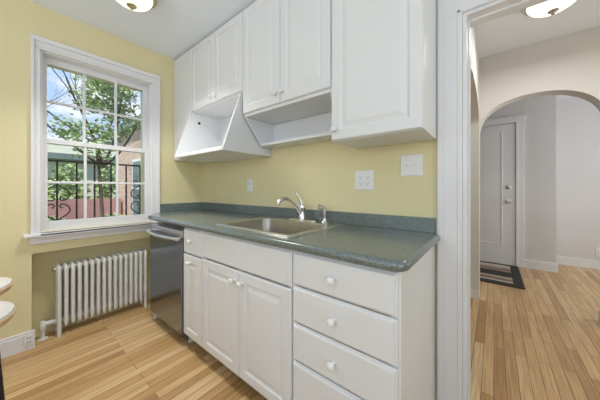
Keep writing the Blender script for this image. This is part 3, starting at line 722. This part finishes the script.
# porch / low building at the left
pb = thing('low_building', 'low pale building with grey roof band behind the tree', 'building', (-16, 3, gz))
MB().box(-20, -14.5, -3.0, 4.8, gz, 2.38).build('wall', M_pale, pb)
MB().box(-20.3, -14.1, -3.3, 5.0, 2.38, 2.62).build('roof', M_roof, pb)
MB().box(-20.0, -14.4, -3.1, 4.9, 2.62, 3.15).build('parapet', M_pale, pb)
# red garden wall
tag(B(-10.2, -10.0, -6, 2.55, gz, 0.80).build('garden_wall', M_redwall), 'dusty red wall across the garden behind the iron railing', 'wall')

def leaves(b, n, fn, size):
    for _ in range(n):
        p = fn(); a = random.uniform(0, 6.28); tl = random.uniform(-1.0, 1.0); s = size * random.uniform(0.6, 1.3)
        u = Vector((math.cos(a), math.sin(a), random.uniform(-0.5, 0.5))).normalized(); v = u.orthogonal().normalized(); v = (Matrix.Rotation(tl * 1.5, 3, u) @ v)
        vs = [b.bm.verts.new(p + u * s * q[0] + v * s * q[1]) for q in ((-0.5, 0), (-0.1, 0.33), (0.5, 0), (-0.1, -0.33))]
        b.bm.faces.new(vs)
def shrub(name, label, cx, cy, rx, ry, z0, z1, n, size, grp=None):
    t = thing(name, label, 'shrub', (cx, cy, z0), group=grp)
    def fn():
        while True:
            q = Vector((random.uniform(-1, 1), random.uniform(-1, 1), random.uniform(-1, 1)))
            if 0.45 < q.length < 1: break
        return Vector((cx + q.x * rx, cy + q.y * ry, (z0 + z1) / 2 + q.z * (z1 - z0) / 2))
    b = MB(); leaves(b, n, fn, size); b.build('foliage', M_hedge, t)
    MB().tube([(cx, cy, z0), (cx, cy, (z0 + z1) / 2)], 0.04, 6).build('stem', M_bark, t)
    return t
shrub('shrub', 'bushy green shrub in front of the red wall behind the scrolled railing', -8.9, 0.75, 0.7, 0.6, gz, 0.42, 1100, 0.16)
shrub('shrub', 'low green shrub at the foot of the brick building', -8.9, 2.05, 0.5, 0.42, gz, 0.42, 900, 0.15)
for x, y, zt_, lb in ((-12.6, 0.1, 2.0, 'tall leafy shrub behind the red wall, leftmost of the row'), (-12.6, 1.55, 1.9, 'tall leafy shrub behind the red wall, second from the left'), (-12.6, 3.0, 2.0, 'tall leafy shrub behind the red wall, rightmost of the row')):
    shrub('tall_shrub', lb, x, y, 0.75, 0.70, gz, zt_ + 0.3, 1700, 0.2, 'shrubs behind the red wall')

# tree
TX, TY = -6.6, 1.36
tt = thing('tree', 'green leafy tree in front of the window with sparse upper branches', 'tree', (TX, TY, gz))
b = MB(); tips = []
def branch(p, d, ln, r, depth):
    pts = [p]; rr = [r]; q = p.copy(); dd = d.copy()
    for k in range(5):
        wob = 0.04 if depth == 0 else 0.18
        dd = (dd + Vector((random.uniform(-wob, wob), random.uniform(-wob, wob), random.uniform(-.05, .16)))).normalized()
        if q.y > 1.95: dd.y = -abs(dd.y)
        if q.y < 0.35: dd.y = abs(dd.y)
        q = q + dd * ln / 5; pts.append(q.copy()); rr.append(r * (1 - 0.11 * (k + 1)))
        if depth >= 2: tips.append(q.copy())
    b.tube(pts, rr, 6)
    if depth < 4:
        for k in range(3 if depth < 3 else 2):
            base = pts[5 if depth == 0 else random.choice((3, 4, 5))]; an = random.uniform(0, 6.28)
            side_ = dd.orthogonal().normalized(); side_ = Matrix.Rotation(an, 3, dd) @ side_
            nd = (dd * 0.75 + side_ * random.uniform(0.5, 0.9)).normalized()
            branch(base, nd, ln * 0.68, rr[-1] * 0.7, depth + 1)
branch(Vector((TX, TY, gz)), Vector((0, -0.02, 1)), 3.7, 0.06, 0)
for (dy, dz, l) in ((-0.75, 0.62, 1.4), (0.65, 0.6, 1.3), (-0.3, 0.95, 1.8), (0.15, 1.0, 1.9)):
    branch(Vector((TX, TY, 1.6)), Vector((random.uniform(-.3, .3), dy, dz)).normalized(), l, 0.032, 1)
b.build('trunk', M_bark, tt)
tips = [p for p in tips if p.y < 2.1 and (((p.y - 1.38) / 0.78) ** 2 + ((p.z - 2.75) / 1.05) ** 2 < 1 or (p.z < 2.6 and p.z > 1.5 and p.y < 1.0 and random.random() < 0.35))]
low_ = [Vector((TX + random.gauss(0, 0.2), random.uniform(0.95, 1.62), random.uniform(1.25, 2.2))) for _ in range(16)]
cr_ = [Vector((TX + random.gauss(0, 0.35), 1.38 + 0.72 * math.sqrt(random.random()) * math.cos(a), 2.75 + 0.95 * math.sqrt(random.random()) * math.sin(a))) for a in [random.uniform(0, 6.28) for _ in range(70)]]
def keep(p):
    if p.y > 1.86: return False
    if p.z < 2.25: return p.y < 1.5
    if p.y < 1.0 + max(0, 2.9 - p.z) * 0.1: return p.z < 2.5 and p.y > 0.55
    return p.z < 3.75 - abs(p.y - 1.35) * 0.9
tips = [p for p in random.sample(tips, min(110, len(tips))) + cr_ if keep(p)] + [Vector((TX + random.gauss(0, 0.2), random.uniform(0.6, 1.0), random.uniform(2.2, 2.45))) for _ in range(8)]
fb = MB()
def fn():
    p = random.choice(tips); return p + Vector((random.gauss(0, .11), random.gauss(0, .10), random.gauss(0, .06)))
leaves(fb, 5200, fn, 0.075)
fb.build('foliage', M_leaf, tt)
